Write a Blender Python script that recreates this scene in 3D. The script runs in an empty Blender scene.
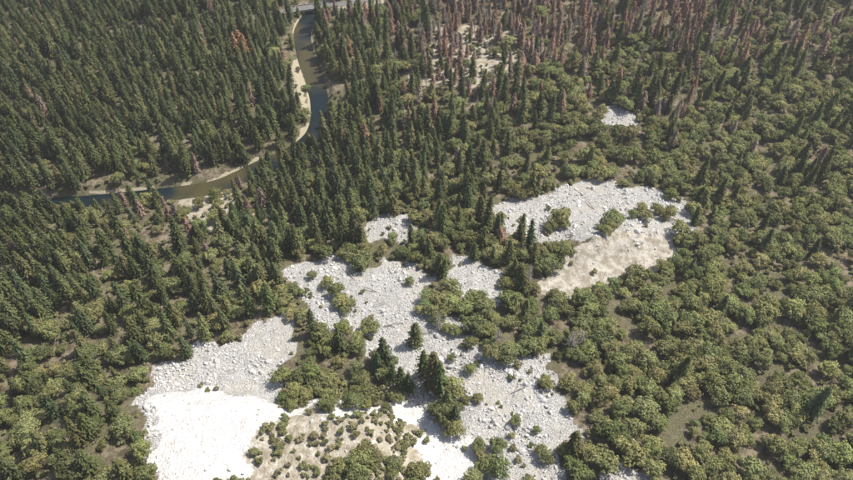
import bpy, math, random
import numpy as np
from mathutils import Vector, Matrix
rng=np.random.default_rng(7); random.seed(7)
scene=bpy.context.scene
# ------------------------------------------------------------------ survey helpers
CAMZ=320.0; P=math.radians(49); F=426.5/math.tan(math.radians(30))
def h2(ix,iy,s):
    v=np.sin(ix*127.1+iy*311.7+s*74.7)*43758.5453
    return v-np.floor(v)
def vn(x,y,s=0):
    xi=np.floor(x); yi=np.floor(y); fx=x-xi; fy=y-yi
    fx=fx*fx*(3-2*fx); fy=fy*fy*(3-2*fy)
    a=h2(xi,yi,s);b=h2(xi+1,yi,s);c=h2(xi,yi+1,s);d=h2(xi+1,yi+1,s)
    return (a*(1-fx)+b*fx)*(1-fy)+(c*(1-fx)+d*fx)*fy
def fbm(x,y,s=0,o=3):
    r=0;a=.5;t=0
    for i in range(o):
        r=r+a*vn(x*2**i,y*2**i,s+i); t+=a; a*=.5
    return r/t
def ss(a,b,x):
    t=np.clip((x-a)/(b-a),0,1); return t*t*(3-2*t)
def ray(u,v):
    xc=(u-426.5)/F; yc=-(v-240)/F
    return np.array([xc, math.cos(P)+yc*math.sin(P), -math.sin(P)+yc*math.cos(P)])
def flat(u,v,z=0.):
    d=ray(u,v); t=(z-CAMZ)/d[2]
    return d[0]*t,d[1]*t
# river centre line (world metres)
RV=[(-330,226),(-150,215),(20,205),(120,198),(205,188),(240,176),(265,164),(292,152),(311,138),(319,122),(319,100),(313,75),(304,48),(303,28),(314,8),(325,-20),(345,-60),(360,-95)]
def smooth(pts,n=6):
    out=[];m=len(pts)
    for i in range(m-1):
        p0=pts[max(i-1,0)];p1=pts[i];p2=pts[i+1];p3=pts[min(i+2,m-1)]
        for k in range(n):
            t=k/n
            out.append(tuple(.5*((2*p1[j])+(-p0[j]+p2[j])*t+(2*p0[j]-5*p1[j]+4*p2[j]-p3[j])*t*t+(-p0[j]+3*p1[j]-3*p2[j]+p3[j])*t**3) for j in range(2)))
    out.append(tuple(pts[-1]));return out
RIV=smooth([flat(*p) for p in RV],5)
RW=10.0
def dpoly(x,y,pl):
    d=np.full(np.shape(x),1e9)
    for (ax,ay),(bx,by) in zip(pl[:-1],pl[1:]):
        dx=bx-ax;dy=by-ay;L=dx*dx+dy*dy+1e-9
        t=np.clip(((x-ax)*dx+(y-ay)*dy)/L,0,1)
        d=np.minimum(d,np.hypot(x-ax-t*dx,y-ay-t*dy))
    return d
ROAD=smooth([flat(*p,1.5) for p in [(120,34),(200,26),(262,17),(300,10),(330,6),(352,4),(385,-3),(430,-16),(520,-40)]],4)
def height(x,y):
    x=np.asarray(x,float);y=np.asarray(y,float)
    h=0.13*np.maximum(0,356-y)*ss(356,266,y)
    h=h+2.6*fbm(x/55,y/55,3)+1.0*fbm(x/14,y/14,9)
    h=h+3.2*(fbm(x/38+y/90,y/70,21)-.4)*ss(262,212,y)
    wob=12*(fbm(x/20,y/20,31)-.5)
    h=h+12*ss(164,143,y+wob+0.10*(x+60))*ss(-180,-140,x)*ss(2,-28,x)
    # granite outcrop
    cx,cy=99,262; a=math.radians(22)
    p=(x-cx)*math.cos(a)+(y-cy)*math.sin(a); q=-(x-cx)*math.sin(a)+(y-cy)*math.cos(a)
    h=h+9*np.exp(-(p/34)**2)*np.where(q>0,np.exp(-(q/15)**2),np.exp(-(q/9)**2))*(1+.6*(fbm(x/7,y/7,41)-.5))
    # far valley side rising
    h=h+0.25*np.maximum(0,y-1300)+0.22*np.maximum(0,np.abs(x)-1100)
    d=dpoly(x,y,RIV)
    k=ss(RW*.5+9,RW*.5-3,d)
    h=h*(1-k)+(-2.6)*k
    return h
def ground(u,v):
    d=ray(u,v); t=(0-CAMZ)/d[2]
    for _ in range(14):
        t=.4*t+.6*(float(height(d[0]*t,d[1]*t))-CAMZ)/d[2]
    return d[0]*t,d[1]*t
def G(pl): return [ground(*p) for p in pl]
def inpoly(x,y,pl):
    c=np.zeros(np.shape(x),bool); n=len(pl)
    for i in range(n):
        x1,y1=pl[i];x2,y2=pl[(i+1)%n]
        if y1==y2: continue
        c^=((y1>y)!=(y2>y))&(x<(x2-x1)*(y-y1)/(y2-y1)+x1)
    return c
def warp(x,y,a=7):
    return x+a*2*(fbm(x/12,y/12,51)-.5)*1.3, y+a*2*(fbm(x/12,y/12,61)-.5)*1.3
TALUS=[G(p) for p in [
 [(490,205),(520,196),(560,188),(590,182),(622,182),(652,188),(690,200),(694,236),(651,244),(600,238),(560,242),(530,244),(500,230)],
 [(366,226),(385,214),(410,215),(420,238),(395,245),(370,243)],
 [(284,270),(300,260),(318,254),(350,262),(378,268),(412,260),(430,274),(424,292),(432,312),(458,322),(472,340),(470,360),(500,364),(532,362),(550,388),(560,415),(568,442),(576,500),(440,500),(436,440),(400,408),(390,380),(360,350),(330,330),(300,322),(306,300)],
 [(436,270),(452,260),(480,260),(500,274),(496,300),(455,298)],
 [(150,376),(203,350),(240,342),(258,318),(275,312),(292,320),(286,340),(282,380),(288,402),(395,410),(420,500),(170,500),(140,440)],
 [(595,474),(620,466),(650,472),(664,500),(590,500)],
 [(608,112),(625,106),(642,116),(632,130),(606,126)],
 [(455,345),(548,357),(544,374),(460,372)]]]
ISLE=[G(p) for p in [
 [(276,350),(300,342),(328,348),(350,366),(380,382),(392,402),(384,412),(340,410),(294,410),(280,388)],
 [(266,298),(288,292),(303,308),(309,324),(290,328),(270,318)],
 [(320,302),(335,291),(352,302),(356,313),(335,315)],
 [(320,254),(345,246),(380,242),(422,252),(428,266),(405,266),(375,266),(345,264),(324,260)],
 [(414,300),(478,296),(500,310),(520,338),(498,370),(482,370),(470,345),(442,328),(416,312)],
 [(330,472),(360,460),(400,458),(432,472),(436,510),(325,510)],
 [(434,386),(450,382),(464,404),(461,438),(444,440),(432,416)],
 [(472,452),(490,443),(505,464),(502,482),(470,482)],
 [(545,226),(560,218),(572,224),(570,233),(548,233)],
 [(628,214),(640,206),(672,208),(676,220),(640,224)],
 [(600,228),(610,222),(618,229),(610,236)],
 [(538,250),(598,246),(602,254),(545,264)],
 [(385,358),(396,352),(402,372),(388,378)],
 [(225,332),(238,328),(244,336),(228,342)]]]
SLAB=[G(p) for p in [[(158,400),(180,388),(203,384),(285,400),(395,404),(425,416),(470,446),(475,500),(175,500),(150,455),(168,430)]]]
OUTC=[G(p) for p in [[(540,280),(560,262),(592,240),(625,232),(668,234),(684,254),(645,272),(604,286),(568,300),(543,294)]]]
DRY=[G(p) for p in [[(255,430),(300,412),(360,412),(425,425),(430,500),(240,500)],
 [(180,200),(215,190),(250,198),(245,218),(215,222),(180,225)],
 [(440,25),(510,28),(520,60),(505,85),(460,88),(410,85),(400,72),(430,60)],
 ]]
SAND=[G(p) for p in [[(298,128),(310,122),(317,134),(307,144),(294,164),(284,162),(296,145)],
 [(292,58),(298,57),(303,80),(309,108),(300,114),(293,90)],
 [(334,8),(350,0),(385,-6),(385,4),(352,12)],
 [(206,178),(232,168),(262,157),(264,162),(236,174),(208,184)]]]
def anyp(x,y,L,a=7):
    wx,wy=warp(x,y,a) if a else (x,y)
    m=np.zeros(np.shape(x),bool)
    for p in L: m|=inpoly(wx,wy,p)
    return m
# ------------------------------------------------------------------ node helpers
def mat(name):
    m=bpy.data.materials.new(name); m.use_nodes=True; nt=m.node_tree; nt.nodes.clear()
    o=nt.nodes.new('ShaderNodeOutputMaterial'); return m,nt,o
def N(nt,t,**k):
    n=nt.nodes.new(t)
    for a,b in k.items(): setattr(n,a,b)
    return n
def setin(n,i,v,nt):
    if isinstance(v,bpy.types.NodeSocket): nt.links.new(v,n.inputs[i])
    else: n.inputs[i].default_value=v
def mix(nt,f,a,b,bt='MIX'):
    n=N(nt,'ShaderNodeMix',data_type='RGBA',blend_type=bt)
    setin(n,0,f,nt)
    setin(n,6,a if isinstance(a,bpy.types.NodeSocket) else (*a,1),nt)
    setin(n,7,b if isinstance(b,bpy.types.NodeSocket) else (*b,1),nt)
    return n.outputs[2]
def mth(nt,op,a,b=0.,c=0.):
    n=N(nt,'ShaderNodeMath',operation=op)
    for i,v in enumerate((a,b,c)): setin(n,i,v,nt)
    return n.outputs[0]
def mr(nt,v,a,b,c=0.,d=1.):
    n=N(nt,'ShaderNodeMapRange',interpolation_type='SMOOTHSTEP')
    for i,q in enumerate((v,a,b,c,d)): setin(n,i,q,nt)
    return n.outputs[0]
def noise(nt,co,sc,det=4,rough=.6):
    n=N(nt,'ShaderNodeTexNoise'); nt.links.new(co,n.inputs['Vector'])
    n.inputs['Scale'].default_value=sc; n.inputs['Detail'].default_value=det; n.inputs['Roughness'].default_value=rough
    return n.outputs['Fac']
def attr(nt,name,t='GEOMETRY',out='Fac'):
    n=N(nt,'ShaderNodeAttribute',attribute_type=t,attribute_name=name); return n.outputs[out]
# ------------------------------------------------------------------ materials
def ground_mat():
    m,nt,o=mat('ground_mat'); geo=N(nt,'ShaderNodeNewGeometry').outputs['Position']
    nb=noise(nt,geo,.05,5); nm=noise(nt,geo,.25,5,.7); nf=noise(nt,geo,1.6,4,.7)
    floor=mix(nt,mr(nt,nm,.4,.62),(.11,.09,.05),(.30,.245,.17))
    floor=mix(nt,mr(nt,nb,.45,.6),floor,mix(nt,mr(nt,nf,.35,.65),(.08,.08,.04),(.23,.205,.12)))
    v=N(nt,'ShaderNodeTexVoronoi',feature='F1'); nt.links.new(geo,v.inputs['Vector']); v.inputs['Scale'].default_value=.9
    v2=N(nt,'ShaderNodeTexVoronoi',feature='F1'); nt.links.new(geo,v2.inputs['Vector']); v2.inputs['Scale'].default_value=2.3
    sep=N(nt,'ShaderNodeSeparateColor'); nt.links.new(v.outputs['Color'],sep.inputs[0])
    tal=mix(nt,sep.outputs[0],(.50,.48,.445),(.76,.74,.705))
    tal=mix(nt,mr(nt,v2.outputs['Distance'],.35,.75),tal,(.29,.27,.235))
    tal=mix(nt,mr(nt,nb,.48,.66,0,.55),tal,(.54,.49,.40))
    slab=mix(nt,mr(nt,nm,.35,.7),(.82,.80,.77),(.68,.64,.58))
    outc=mix(nt,mr(nt,nm,.38,.62),(.62,.57,.48),(.36,.31,.235))
    dry=mix(nt,mr(nt,nm,.35,.65),(.60,.54,.43),(.34,.285,.20))
    sand=mix(nt,nf,(.56,.49,.35),(.38,.33,.23))
    j=mth(nt,'MULTIPLY',mth(nt,'SUBTRACT',nf,.5),.9)
    def fac(a): return mr(nt,mth(nt,'ADD',attr(nt,a),j),.3,.7)
    c=mix(nt,mth(nt,'MULTIPLY',fac('talus'),1.),floor,tal)
    c=mix(nt,fac('slab'),c,slab); c=mix(nt,fac('outcrop'),c,outc); 
    dj=mr(nt,mth(nt,'ADD',attr(nt,'dry'),mth(nt,'MULTIPLY',mth(nt,'SUBTRACT',nm,.5),2.6)),.3,.85)
    c=mix(nt,dj,c,dry); c=mix(nt,fac('sand'),c,sand)
    c=mix(nt,attr(nt,'wet'),c,(.07,.07,.035))
    b=N(nt,'ShaderNodeBsdfPrincipled'); nt.links.new(c,b.inputs['Base Color']); b.inputs['Roughness'].default_value=.95
    b.inputs['Specular IOR Level'].default_value=.15
    hgt=mth(nt,'ADD',mth(nt,'MULTIPLY',nm,1.8),mth(nt,'MULTIPLY',nf,.6))
    hgt=mth(nt,'SUBTRACT',hgt,mth(nt,'MULTIPLY',mth(nt,'MULTIPLY',v.outputs['Distance'],attr(nt,'talus')),.7))
    bp=N(nt,'ShaderNodeBump'); bp.inputs['Strength'].default_value=.65; bp.inputs['Distance'].default_value=1.; nt.links.new(hgt,bp.inputs['Height'])
    nt.links.new(bp.outputs[0],b.inputs['Normal']); nt.links.new(b.outputs[0],o.inputs[0]); return m
def leaf_mat():
    m,nt,o=mat('foliage_mat')
    t=attr(nt,'tint','INSTANCER','Color'); s=attr(nt,'shade')
    vm=N(nt,'ShaderNodeVectorMath',operation='SCALE'); nt.links.new(t,vm.inputs[0]); nt.links.new(s,vm.inputs['Scale'])
    d=N(nt,'ShaderNodeBsdfDiffuse'); nt.links.new(vm.outputs[0],d.inputs[0]); nt.links.new(d.outputs[0],o.inputs[0]); return m
def simple(name,a,b,sc=2.,rough=.9):
    m,nt,o=mat(name); geo=N(nt,'ShaderNodeTexCoord').outputs['Object']
    p=N(nt,'ShaderNodeBsdfPrincipled'); p.inputs['Roughness'].default_value=rough
    nt.links.new(mix(nt,mr(nt,noise(nt,geo,sc,5,.7),.3,.7),a,b),p.inputs['Base Color']); nt.links.new(p.outputs[0],o.inputs[0]); return m
def rock_mat():
    m,nt,o=mat('boulder_mat'); tc=N(nt,'ShaderNodeTexCoord').outputs['Object']
    r=N(nt,'ShaderNodeObjectInfo').outputs['Random']
    c=mix(nt,r,(.49,.47,.44),(.80,.78,.75)); c=mix(nt,mr(nt,noise(nt,tc,1.5,5,.7),.5,.75,0,.5),c,(.36,.34,.29))
    p=N(nt,'ShaderNodeBsdfDiffuse')
    nt.links.new(c,p.inputs[0]); nt.links.new(p.outputs[0],o.inputs[0]); return m
def water_mat():
    m,nt,o=mat('water_mat'); geo=N(nt,'ShaderNodeNewGeometry').outputs['Position']
    p=N(nt,'ShaderNodeBsdfPrincipled'); p.inputs['Roughness'].default_value=.15; p.inputs['IOR'].default_value=1.33; p.inputs['Specular IOR Level'].default_value=.35
    nt.links.new(mix(nt,mr(nt,noise(nt,geo,.018,3),.4,.6),(.012,.022,.026),(.09,.078,.035)),p.inputs['Base Color'])
    bp=N(nt,'ShaderNodeBump'); bp.inputs['Strength'].default_value=.25; bp.inputs['Distance'].default_value=.2
    nt.links.new(noise(nt,geo,.9,3),bp.inputs['Height']); nt.links.new(bp.outputs[0],p.inputs['Normal'])
    nt.links.new(p.outputs[0],o.inputs[0]); return m
MG=ground_mat(); ML=leaf_mat(); MR=rock_mat(); MW=water_mat()
MB=simple('bark_mat',(.10,.07,.05),(.2,.15,.11),3); MD=simple('dead_wood_mat',(.30,.26,.22),(.42,.37,.32),3)
MA=simple('road_mat',(.16,.155,.15),(.24,.23,.21),.4); MC=simple('concrete_mat',(.38,.36,.33),(.5,.48,.44),1.)
# ------------------------------------------------------------------ mesh helpers
def mkmesh(name,V,Fc,mats,mi=None,shade=None):
    me=bpy.data.meshes.new(name); me.from_pydata([tuple(v) for v in V],[],[tuple(f) for f in Fc])
    for m in mats: me.materials.append(m)
    if mi is not None: me.polygons.foreach_set('material_index',np.array(mi,np.int32))
    if shade is not None:
        a=me.attributes.new('shade','FLOAT','POINT'); a.data.foreach_set('value',np.array(shade,np.float32))
    me.update(); return me
class B:
    def __init__(s): s.V=[];s.F=[];s.M=[];s.S=[]
    def limb(s,a,b,ra,rb,n=5,m=0):
        a=Vector(a);b=Vector(b);d=(b-a).normalized(); q=d.to_track_quat('Z','Y'); i=len(s.V)
        for c,r in((a,ra),(b,rb)):
            for k in range(n):
                t=2*math.pi*k/n; s.V.append(c+q@Vector((r*math.cos(t),r*math.sin(t),0))); s.S.append(1)
        for k in range(n): s.F.append((i+k,i+(k+1)%n,i+n+(k+1)%n,i+n+k)); s.M.append(m)
        s.F.append(tuple(i+n+k for k in range(n))); s.M.append(m)
    def leaf(s,c,nrm,sx,sy,sh,m=1,ax=None):
        nrm=Vector(nrm).normalized(); 
        if ax is None: ax=Vector((random.gauss(0,1),random.gauss(0,1),random.gauss(0,1)))
        u=(ax-nrm*ax.dot(nrm)).normalized(); v=nrm.cross(u); c=Vector(c); i=len(s.V)
        k=lambda:random.uniform(.65,1.25)
        s.V+= [c+u*sx*k(),c+v*sy*k(),c-u*sx*k(),c-v*sy*k()]; s.S+=[sh]*4
        s.F.append((i,i+1,i+2,i+3)); s.M.append(m)
    def mesh(s,name,mats): return mkmesh(name,s.V,s.F,mats,s.M,s.S)
def oak(seed,H=8.5,R=5.0,nl=13,per=150,trunk=True):
    random.seed(seed); b=B()
    if trunk: b.limb((0,0,-.6),(0.1,0,H*.32),.38,.28,6)
    L=[]
    for i in range(nl):
        a=i*2.399+random.uniform(-.4,.4); rr=R*.68*math.sqrt((i+.3)/nl)*random.uniform(.8,1.2)
        z=H*(.78-.42*(rr/R)**1.5)+random.uniform(-.8,.8)
        L.append((rr*math.cos(a),rr*math.sin(a),z,random.uniform(1.2,2.1)*R/5))
    for (x,y,z,r) in L:
        if trunk: b.limb((0.1,0,H*.3),(x*.85,y*.85,z-.3),.16,.05,4)
        ls=random.uniform(.78,1.2)
        for k in range(per):
            d=Vector((random.gauss(0,1),random.gauss(0,1),random.gauss(0.3,1))).normalized()
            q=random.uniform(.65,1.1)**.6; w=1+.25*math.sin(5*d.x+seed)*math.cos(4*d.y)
            c=Vector((x,y,z))+Vector((d.x,d.y,d.z*.8))*r*q*w
            if c.z<.3: c.z=.3+random.random()*.5
            n=d+Vector((random.gauss(0,.35),random.gauss(0,.35),random.gauss(0.2,.35)))
            s=random.uniform(.2,.42)*R/5 if R>3 else random.uniform(.2,.34)
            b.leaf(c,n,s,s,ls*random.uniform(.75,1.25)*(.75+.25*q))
    return b.mesh('oak_crown',[MB,ML])
def conifer(seed,H=24,R=3.3,sparse=0.,base=.12):
    random.seed(seed); b=B(); b.limb((0,0,-1),(0,0,H*.55),.36,.2,6); b.limb((0,0,H*.55),(0,0,H*.98),.2,.03,5)
    z=H*base
    while z<H*.985:
        f=(z/H-base)/(1-base); L=R*(1-f)**.72*random.uniform(.78,1.15)+.25; 
        if f<.12: L*=.6+f*3.3
        n=8 if f<.6 else 6; a0=random.random()*6
        for k in range(n):
            if random.random()<sparse: continue
            a=a0+6.283*k/n+random.uniform(-.25,.25); l=L*random.uniform(.6,1.25); dr=.12+.3*(1-f)
            o=Vector((math.cos(a),math.sin(a),0)); ls=random.uniform(.7,1.25)
            for t in (.3,.6,.92):
                c=o*l*t+Vector((0,0,z-dr*l*t*t+random.uniform(-.15,.15)))
                s=(.55+.25*(1-f))*(1.15-.5*t)*min(1,l/1.3+.25)
                nn=Vector((o.x*.6+random.gauss(0,.35),o.y*.6+random.gauss(0,.35),1))
                b.leaf(c,nn,s*1.25,s*.8,ls*random.uniform(.75,1.25),ax=o+Vector((0,0,-.4)))
                if t>.4: b.leaf(c-Vector((0,0,.25)),o+Vector((random.gauss(0,.4),random.gauss(0,.4),.3+random.gauss(0,.3))),s*.75,s*.65,ls*random.uniform(.7,1.15))
        z+=H*.036*random.uniform(.8,1.2)*(1-.35*f)
    b.limb((0,0,H*.97),(0,0,H*1.01),.06,.01,4)
    return b.mesh('conifer_crown',[MB,ML])
def snag(seed,H=18):
    random.seed(seed); b=B(); b.limb((0,0,-1),(.2,0,H*.5),.42,.26,6); b.limb((.2,0,H*.5),(.1,.2,H),.26,.05,5)
    for i in range(46):
        z=H*random.uniform(.18,.97); a=random.random()*6.28; l=(1.15-z/H)*3.6*random.uniform(.5,1.1)
        e=Vector((math.cos(a)*l,math.sin(a)*l,z+random.uniform(-.3,1.2))); b.limb((.1,0,z),e,.13,.04,4)
        for k in range(3):
            m_=Vector((.1,0,z)).lerp(e,random.uniform(.4,.95)); b.limb(m_,m_+Vector((random.gauss(0,.7),random.gauss(0,.7),random.gauss(.2,.4))),.06,.02,3)
    return b.mesh('snag_wood',[MD])
def boulder(seed):
    import bmesh
    random.seed(seed); bm=bmesh.new(); bmesh.ops.create_icosphere(bm,subdivisions=2,radius=1)
    pl=[(Vector((random.gauss(0,1),random.gauss(0,1),random.gauss(0,1))).normalized(),random.uniform(.55,.85)) for _ in range(9)]
    for v in bm.verts:
        for n,d in pl:
            k=v.co.dot(n)
            if k>d: v.co-=n*(k-d)
        v.co*=random.uniform(.95,1.05)
    me=bpy.data.meshes.new('boulder'); bm.to_mesh(me); bm.free(); me.materials.append(MR); return me
OAK=[oak(i) for i in range(6)]; SHR=[oak(20+i,2.0,1.6,5,70,False) for i in range(3)]
CON=[conifer(40,19,4.0),conifer(41,22,3.8),conifer(42,16,4.2),conifer(43,20,4.0,.2),conifer(44,18,3.4,.12)]
SPA=[conifer(50,18,3.5,.25,.15),conifer(51,15,3.4,.3,.2),conifer(52,20,3.7,.12,.15)]
SNG=[snag(60),snag(61,14)]
BLD=[boulder(70+i) for i in range(6)]
# ------------------------------------------------------------------ instancing
def mass(name,protos,pts,idx,rot,scl,tint):
    col=bpy.data.collections.new(name+'_kinds')
    for i,me in enumerate(protos):
        ob=bpy.data.objects.new('%s_kind_%02d'%(name,i),me); col.objects.link(ob)
    me=bpy.data.meshes.new(name); n=len(pts); me.vertices.add(n); me.vertices.foreach_set('co',np.asarray(pts,np.float32).ravel())
    def at(nm,t,arr,f):
        a=me.attributes.new(nm,t,'POINT'); a.data.foreach_set(f,np.ascontiguousarray(arr).ravel())
    at('idx','INT',np.asarray(idx,np.int32),'value'); at('rot','FLOAT_VECTOR',np.asarray(rot,np.float32),'vector')
    at('scl','FLOAT_VECTOR',np.asarray(scl,np.float32),'vector')
    if tint is not None: at('tint','FLOAT_VECTOR',np.asarray(tint,np.float32),'vector')
    me.update(); ob=bpy.data.objects.new(name,me); scene.collection.objects.link(ob)
    ng=bpy.data.node_groups.new(name,'GeometryNodeTree')
    ng.interface.new_socket('Geometry',in_out='INPUT',socket_type='NodeSocketGeometry'); ng.interface.new_socket('Geometry',in_out='OUTPUT',socket_type='NodeSocketGeometry')
    gi=ng.nodes.new('NodeGroupInput'); go=ng.nodes.new('NodeGroupOutput'); iop=ng.nodes.new('GeometryNodeInstanceOnPoints')
    ci=ng.nodes.new('GeometryNodeCollectionInfo'); ci.inputs['Collection'].default_value=col; ci.inputs['Separate Children'].default_value=True; ci.inputs['Reset Children'].default_value=True
    def na(nm,t):
        q=ng.nodes.new('GeometryNodeInputNamedAttribute'); q.data_type=t; q.inputs['Name'].default_value=nm
        return [o for o in q.outputs if o.enabled and o.name=='Attribute'][0]
    e=ng.nodes.new('FunctionNodeEulerToRotation'); L=ng.links.new
    L(gi.outputs[0],iop.inputs['Points']); L(ci.outputs[0],iop.inputs['Instance']); iop.inputs['Pick Instance'].default_value=True
    L(na('idx','INT'),iop.inputs['Instance Index']); L(na('rot','FLOAT_VECTOR'),e.inputs[0]); L(e.outputs[0],iop.inputs['Rotation'])
    L(na('scl','FLOAT_VECTOR'),iop.inputs['Scale']); L(iop.outputs[0],go.inputs[0])
    ob.modifiers.new('scatter','NODES').node_group=ng
    return ob
# ------------------------------------------------------------------ terrain sheet
ox=np.array([-6000,-4500,-3200,-2300,-1700,-1300,-1000,-800,-700,-620]); 
xs=np.concatenate([ox,np.arange(-560,560.1,1.7),-ox[::-1]])
ys=np.concatenate([[-3000,-2000,-1200,-700,-350,-150,-50,0,30],np.arange(50,800,1.7),[840,880,920,980,1050,1200,1350,1500,1800,2200,2800,3600,4800,6500]])
X,Y=np.meshgrid(xs,ys); Z=height(X,Y)
tal=anyp(X,Y,TALUS); slab=anyp(X,Y,SLAB,7); outc=anyp(X,Y,OUTC,4); dry=anyp(X,Y,DRY,8); sand=anyp(X,Y,SAND,3)
dr=dpoly(X,Y,RIV); wet=ss(RW*.5+1.5,RW*.5-2,dr)
sand=np.maximum(sand*1.,ss(RW*.5+4,RW*.5+1.5,dr)*(fbm(X/20,Y/20,77)>.56))
Z=Z+np.where(tal&~slab,1.3*(fbm(X/4,Y/4,81)-.5),0)
nx,ny=len(xs),len(ys); me=bpy.data.meshes.new('ground')
co=np.stack([X,Y,Z],-1).reshape(-1,3).astype(np.float32)
ii=(np.arange(ny-1)[:,None]*nx+np.arange(nx-1)[None]).ravel()
q=np.stack([ii,ii+1,ii+nx+1,ii+nx],-1).astype(np.int32)
me.vertices.add(len(co)); me.vertices.foreach_set('co',co.ravel())
me.loops.add(q.size); me.loops.foreach_set('vertex_index',q.ravel())
me.polygons.add(len(q)); me.polygons.foreach_set('loop_start',np.arange(0,q.size,4,dtype=np.int32))
me.update(calc_edges=True); me.polygons.foreach_set('use_smooth',np.ones(len(q),bool))
for n_,a_ in (('talus',tal),('slab',slab),('outcrop',outc),('dry',dry),('sand',sand),('wet',wet)):
    at=me.attributes.new(n_,'FLOAT','POINT'); at.data.foreach_set('value',a_.astype(np.float32).ravel())
me.materials.append(MG); scene.collection.objects.link(bpy.data.objects.new('ground',me))
# river, road, bridge
def strip(name,pl,w,zf,m):
    V=[];Fc=[]
    for i,(x,y) in enumerate(pl):
        a=pl[max(i-1,0)];b=pl[min(i+1,len(pl)-1)];dx,dy=b[0]-a[0],b[1]-a[1];L=math.hypot(dx,dy);nxn,nyn=-dy/L,dx/L
        for k in (-1,-.5,0,.5,1): V.append((x+nxn*w*k,y+nyn*w*k,zf(x+nxn*w*k,y+nyn*w*k)))
    for i in range(len(pl)-1):
        for k in range(4): j=i*5+k; Fc.append((j,j+1,j+6,j+5))
    me=mkmesh(name,V,Fc,[m]); ob=bpy.data.objects.new(name,me); scene.collection.objects.link(ob); return ob
strip('river',RIV,RW*.5+5,lambda x,y:-1.1,MW)
def dense(pl,n=8):
    o=[]
    for a,b in zip(pl[:-1],pl[1:]):
        for k in range(n): o.append((a[0]+(b[0]-a[0])*k/n,a[1]+(b[1]-a[1])*k/n))
    return o+[pl[-1]]
RD=dense(ROAD)
strip('road',RD,3.4,lambda x,y: max(float(height(x,y))+.35,2.6 if dpoly(np.array(x),np.array(y),RIV)<20 else 0),MA)
bi=int(np.argmin([float(dpoly(np.array(p[0]),np.array(p[1]),RIV)) for p in RD])); bx,by=RD[bi]
dx,dy=RD[bi+1][0]-RD[bi-1][0],RD[bi+1][1]-RD[bi-1][1]; ang=math.atan2(dy,dx)
br=bpy.data.objects.new('road_bridge',None); scene.collection.objects.link(br); br.location=(bx,by,0); br.rotation_euler=(0,0,ang)
def box(name,c,s,par,m):
    V=[(c[0]+i*s[0]/2,c[1]+j*s[1]/2,c[2]+k*s[2]/2) for i in(-1,1) for j in(-1,1) for k in(-1,1)]
    Fc=[(0,1,3,2),(4,6,7,5),(0,4,5,1),(2,3,7,6),(0,2,6,4),(1,5,7,3)]
    ob=bpy.data.objects.new(name,mkmesh(name,V,Fc,[m])); scene.collection.objects.link(ob); ob.parent=par
box('deck',(0,0,2.1),(28,8.2,.7),br,MC)
for s in(-1,1): box('parapet',(0,s*3.95,2.95),(28,.3,1.0),br,MC)
for s in(-1,0,1): box('pier',(s*8,0,-.6),(1.1,7.2,4.7),br,MC)
# ------------------------------------------------------------------ forest
CP=[(100,60,.98,.02,1),(230,60,.97,.02,1),(0,0,.95,.03,1),(100,150,.95,.02,1),(240,140,.97,.0,1),(0,300,.8,.02,1),(260,230,.85,.02,.95),(260,290,.65,.02,.9),(225,310,.4,.08,.85),
(340,50,.85,.08,.95),(350,120,.8,.02,.95),(340,200,.9,.0,.95),(390,170,.7,.02,.95),(420,110,.4,.2,.9),(435,50,.5,.7,.9),(400,10,.6,.6,1),(480,20,.5,.9,.9),(560,15,.45,.9,1),(640,5,.45,.85,1),(600,35,.4,.75,1),(520,45,.4,.8,.9),
(500,75,.3,.5,.85),(560,90,.08,.06,.95),(620,65,.12,.15,1),(600,150,.03,.0,.95),(520,140,.15,.0,.95),(470,180,.45,.02,.9),(430,230,.35,.02,.9),(500,240,.45,.04,.9),
(600,300,.02,.0,.95),(520,300,.08,.03,.95),(600,400,.01,0,.95),(640,450,.01,0,.95),(750,300,.02,.0,1),(750,200,.05,.0,1),(750,100,.12,.03,1),(800,0,.3,.5,1),(330,370,.02,0,1),(290,310,.05,0,1),(160,330,.3,.0,1),(80,420,.2,.0,1),(460,300,.1,.0,.95),(215,210,.5,.45,.45),(800,450,.02,.0,1),(210,270,.5,.08,.85)]
CPW=np.array([[*ground(c[0],c[1]),*c[2:]] for c in CP])
s=5.6; gx,gy=np.meshgrid(np.arange(-560,560,s),np.arange(40,760,s)); gx=gx.ravel()+rng.uniform(-.48,.48,gx.size)*s; gy=gy.ravel()+rng.uniform(-.48,.48,gy.size)*s
k=(np.abs(gx)<.64*gy+130); gx,gy=gx[k],gy[k]
d2=(gx[:,None]-CPW[:,0])**2+(gy[:,None]-CPW[:,1])**2; w=1/(d2+150)**1.8; w/=w.sum(1,keepdims=True); fld=w@CPW[:,2:]
clump=(fbm(gx/22,gy/22,91)-.5)*1.1
con=rng.random(gx.size)<fld[:,0]+clump*4*fld[:,0]*(1-fld[:,0])
brown=rng.random(gx.size)<(fld[:,1]*1.05-.02)*(1+1.2*clump)
bare=anyp(gx,gy,TALUS)|anyp(gx,gy,SLAB,7)|anyp(gx,gy,OUTC,4); isl=anyp(gx,gy,ISLE,4)
rd=dpoly(gx,gy,RIV); gap=fbm(gx/9,gy/9,171); acc=fld[:,2]*np.where(con,.84,.76)*np.where(gap<.36,.35,1)
ok=(~bare|isl)&(rng.random(gx.size)<acc)&(rd>RW*.5+2.5)&(dpoly(gx,gy,ROAD)>5)&~anyp(gx,gy,SAND,0)
ok&=~(anyp(gx,gy,DRY,8)&~isl&(rng.random(gx.size)<.4))
con&=~isl; brown&=~isl
ok&=~((rd<RW*.5+10)&(fbm(gx/15,gy/15,95)>.5)&(rng.random(gx.size)<.6))
gx,gy,con,brown,fld=gx[ok],gy[ok],con[ok],brown[ok],fld[ok]
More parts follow.
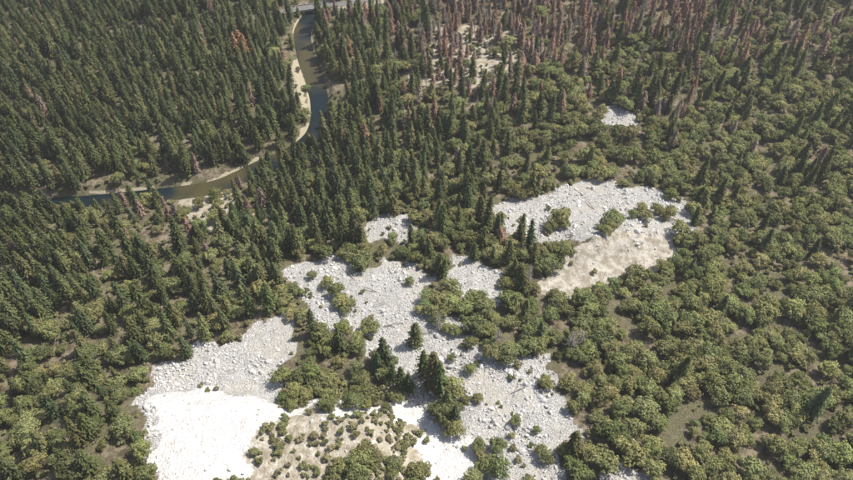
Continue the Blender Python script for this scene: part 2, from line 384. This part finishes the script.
# keep tall trees off the ground just in front of the outcrop
near=anyp(gx,gy-9,OUTC,0)|anyp(gx,gy+9,OUTC,0); con&=~near
gz=height(gx,gy)-.2
def rots(n,t=.05): return np.stack([rng.normal(0,t,n),rng.normal(0,t,n),rng.uniform(0,6.28,n)],-1)
def put(name,sel,protos,smin,smax,tc,tj,weights=None):
    n=int(sel.sum()); x,y,z=gx[sel],gy[sel],gz[sel]
    sc=rng.uniform(smin,smax,n)*(.85+.3*fbm(x/30,y/30,101)); S=np.stack([sc*rng.uniform(.85,1.15,n),sc*rng.uniform(.85,1.15,n),sc*rng.uniform(.85,1.15,n)],-1)
    t=np.array(tc)[rng.integers(0,len(tc),n)]; reg=.75+.5*fbm(x/45,y/45,111)
    t=t*(rng.uniform(1-tj,1+tj,n)*reg)[:,None]*rng.uniform(.94,1.06,(n,3))
    mass(name,protos,np.stack([x,y,z],-1),rng.integers(0,len(protos),n),rots(n),S,t)
    print(name,n)
conT=[(.125,.140,.058),(.14,.155,.064),(.10,.12,.056),(.17,.17,.072)]
oakT=[(.245,.245,.10),(.22,.23,.092),(.27,.258,.108),(.19,.205,.085)]
brT=[(.36,.225,.165),(.40,.26,.19),(.31,.21,.16),(.38,.23,.15),(.34,.26,.20)]
put('conifer_forest',con&~brown,CON,.68,1.2,conT,.22)
put('oak_woodland',~con&~brown,OAK,.5,1.22,oakT,.22)
put('dead_conifer_stand',brown,SPA+SPA+SNG,.6,1.0,brT,.15)
n=36000; sx=rng.uniform(-480,480,n); sy=rng.uniform(55,720,n); inb=anyp(sx,sy,TALUS)|anyp(sx,sy,SLAB,7)|anyp(sx,sy,OUTC,4); inD=anyp(sx,sy,DRY,8)
cl=fbm(sx/14,sy/14,121)
k=((~inb)&(rng.random(n)<.45)|(inb&(cl>.58)&(rng.random(n)<.2))|(inD&(cl>.45)&(rng.random(n)<.7)))&(dpoly(sx,sy,RIV)>RW*.5+3)&(np.abs(sx)<.66*sy+100)&(dpoly(sx,sy,ROAD)>5)
DL=DRY[0]; e=9000; ex=rng.uniform(-140,30,e); ey=rng.uniform(70,190,e); ke=inpoly(*warp(ex,ey,12),DL)&(fbm(ex/9,ey/9,131)>.50)&(rng.random(e)<.26)
sx=np.concatenate([sx[k],ex[ke]]); sy=np.concatenate([sy[k],ey[ke]]); n=len(sx); sc=rng.uniform(.4,1.4,n)
t=np.array([(.22,.215,.098),(.26,.23,.125),(.185,.195,.083)])[rng.integers(0,3,n)]*rng.uniform(.75,1.25,(n,1))
mass('shrub_undergrowth',SHR,np.stack([sx,sy,height(sx,sy)-.1],-1),rng.integers(0,3,n),rots(n),np.stack([sc,sc,sc*.9],-1),t); print('shrubs',n)
# ------------------------------------------------------------------ boulders
n=150000; bx_=rng.uniform(-220,300,n); by_=rng.uniform(70,470,n); a=anyp(bx_,by_,TALUS)&~anyp(bx_,by_,SLAB,7)
k=a&(rng.random(n)<.1+.9*ss(.3,.7,fbm(bx_/16,by_/16,141))); k|=(anyp(bx_,by_,SLAB,7)|anyp(bx_,by_,OUTC,4))&(rng.random(n)<.06)
bx_,by_=bx_[k],by_[k]; n=len(bx_); sc=np.clip(rng.lognormal(-.95,.55,n),.2,2.6)
mass('boulder_field',BLD,np.stack([bx_,by_,height(bx_,by_)+.12*sc],-1),rng.integers(0,6,n),np.stack([rng.uniform(0,6.28,n)]*3,-1)*np.array([1,1.7,2.3]),sc[:,None]*rng.uniform(.6,1.3,(n,3)),None); print('boulders',n)
# ------------------------------------------------------------------ individually standing trees
def tree(name,me,u,v,s,t=None,sz=None,tilt=0):
    x,y=ground(u,v); ob=bpy.data.objects.new(name,me); scene.collection.objects.link(ob)
    ob.location=(x,y,float(height(x,y))-.2); ob.rotation_euler=(tilt,random.uniform(-.05,.05),random.random()*6.28); ob.scale=(s,s,sz or s)
    if t: ob['tint']=[c*random.uniform(.92,1.08) for c in t]
random.seed(5)
for u,v,s in [(368,333,1.05),(374,330,.7),(337,296,1.05),(327,286,.8),(350,308,.8),(410,284,.6),(313,278,.6),(515,424,.65),(545,460,.75),(540,452,.6),(478,400,.55),(470,372,.7),(452,360,.5),(536,432,.45),(487,470,1.),(478,450,.8),(445,302,.9),(470,304,.8),(610,230,.8),(600,232,.6),(552,230,.8),(565,228,.7),(640,216,.9),(632,218,.7),(655,212,.8),(548,210,.4),(332,418,.35),(400,432,.4),(356,436,.4),(290,440,.35)]:
    tree('oak_tree',random.choice(OAK),u,v,s,oakT[random.randrange(2)])
for u,v,s in [(432,388,1.5),(424,376,1.1),(440,394,1.2),(386,364,1.2),(378,370,.9),(415,344,1.1),(402,390,1.1),(447,410,1.),(393,382,.8),(455,424,.9),(300,250,1.1),(410,392,.8)]:
    tree('conifer_tree',random.choice(CON),u,v,s,random.choice(conT))
tree('dead_conifer_tree',SPA[1],242,56,1.5,(.46,.26,.13)); tree('dead_conifer_tree',SPA[0],238,60,1.3,(.44,.24,.13)); tree('dead_conifer_tree',SPA[0],246,58,1.2,(.44,.25,.13))
for u,v,s in [(570,352,1.3),(578,348,1.1),(497,345,1.),(528,285,1.),(522,290,.8),(438,330,.8)]: tree('dead_tree',random.choice(SNG),u,v,s)
for i,(u,v) in enumerate([(370,290),(395,325),(520,390),(505,440),(350,275),(590,205),(458,390),(380,305)]):
    x,y=ground(u,v); b=B(); b.limb((-6,0,0),(1,.2,.3),.36,.28,7); b.limb((1,.2,.3),(7,0,.1),.28,.1,7)
    for k in range(5): b.limb((-1+k*1.6,0,.2),(-.3+k*1.6,random.uniform(-1.4,1.4),.9),.09,.03,4)
    ob=bpy.data.objects.new('fallen_log',b.mesh('log',[MD])); scene.collection.objects.link(ob); ob.location=(x,y,float(height(x,y))+.8); ob.rotation_euler=(0,0,random.random()*3); ob.scale=[random.uniform(.5,.95)]*3
# ------------------------------------------------------------------ haze (real air over the valley)
m,nt,o=mat('haze_mat'); vs=N(nt,'ShaderNodeVolumeScatter'); vs.inputs['Density'].default_value=.00014; vs.inputs['Color'].default_value=(1,.985,.95,1); vs.inputs['Anisotropy'].default_value=.2
nt.links.new(vs.outputs[0],o.inputs['Volume'])
box('haze',(0,500,180),(3000,3000,400),None,m)
# ------------------------------------------------------------------ light, sky, camera
az=math.radians(66); el=math.radians(56)
sv=Vector((math.sin(az)*math.cos(el),math.cos(az)*math.cos(el),math.sin(el)))
sun=bpy.data.lights.new('sun','SUN'); sun.energy=5.0; sun.angle=math.radians(.5); sun.color=(1,.965,.9)
so=bpy.data.objects.new('sun',sun); scene.collection.objects.link(so); so.rotation_mode='QUATERNION'; so.rotation_quaternion=(-sv).to_track_quat('-Z','Y'); so.location=(0,0,600)
wd=bpy.data.worlds.new('World'); scene.world=wd; wd.use_nodes=True; nt=wd.node_tree; bg=nt.nodes['Background']
sk=nt.nodes.new('ShaderNodeTexSky'); sk.sky_type='NISHITA'; sk.sun_disc=False; sk.sun_elevation=el; sk.sun_rotation=az; sk.dust_density=2.
nt.links.new(sk.outputs[0],bg.inputs[0]); bg.inputs[1].default_value=.13
cam=bpy.data.cameras.new('camera'); co_=bpy.data.objects.new('camera',cam); scene.collection.objects.link(co_); scene.camera=co_
co_.location=(0,0,CAMZ); co_.rotation_euler=(math.pi/2-P,0,0); cam.sensor_width=36; cam.lens=18/math.tan(math.radians(30)); cam.clip_end=12000; cam.clip_start=1
scene.view_settings.view_transform='Standard'; scene.view_settings.look='None'; scene.view_settings.exposure=0
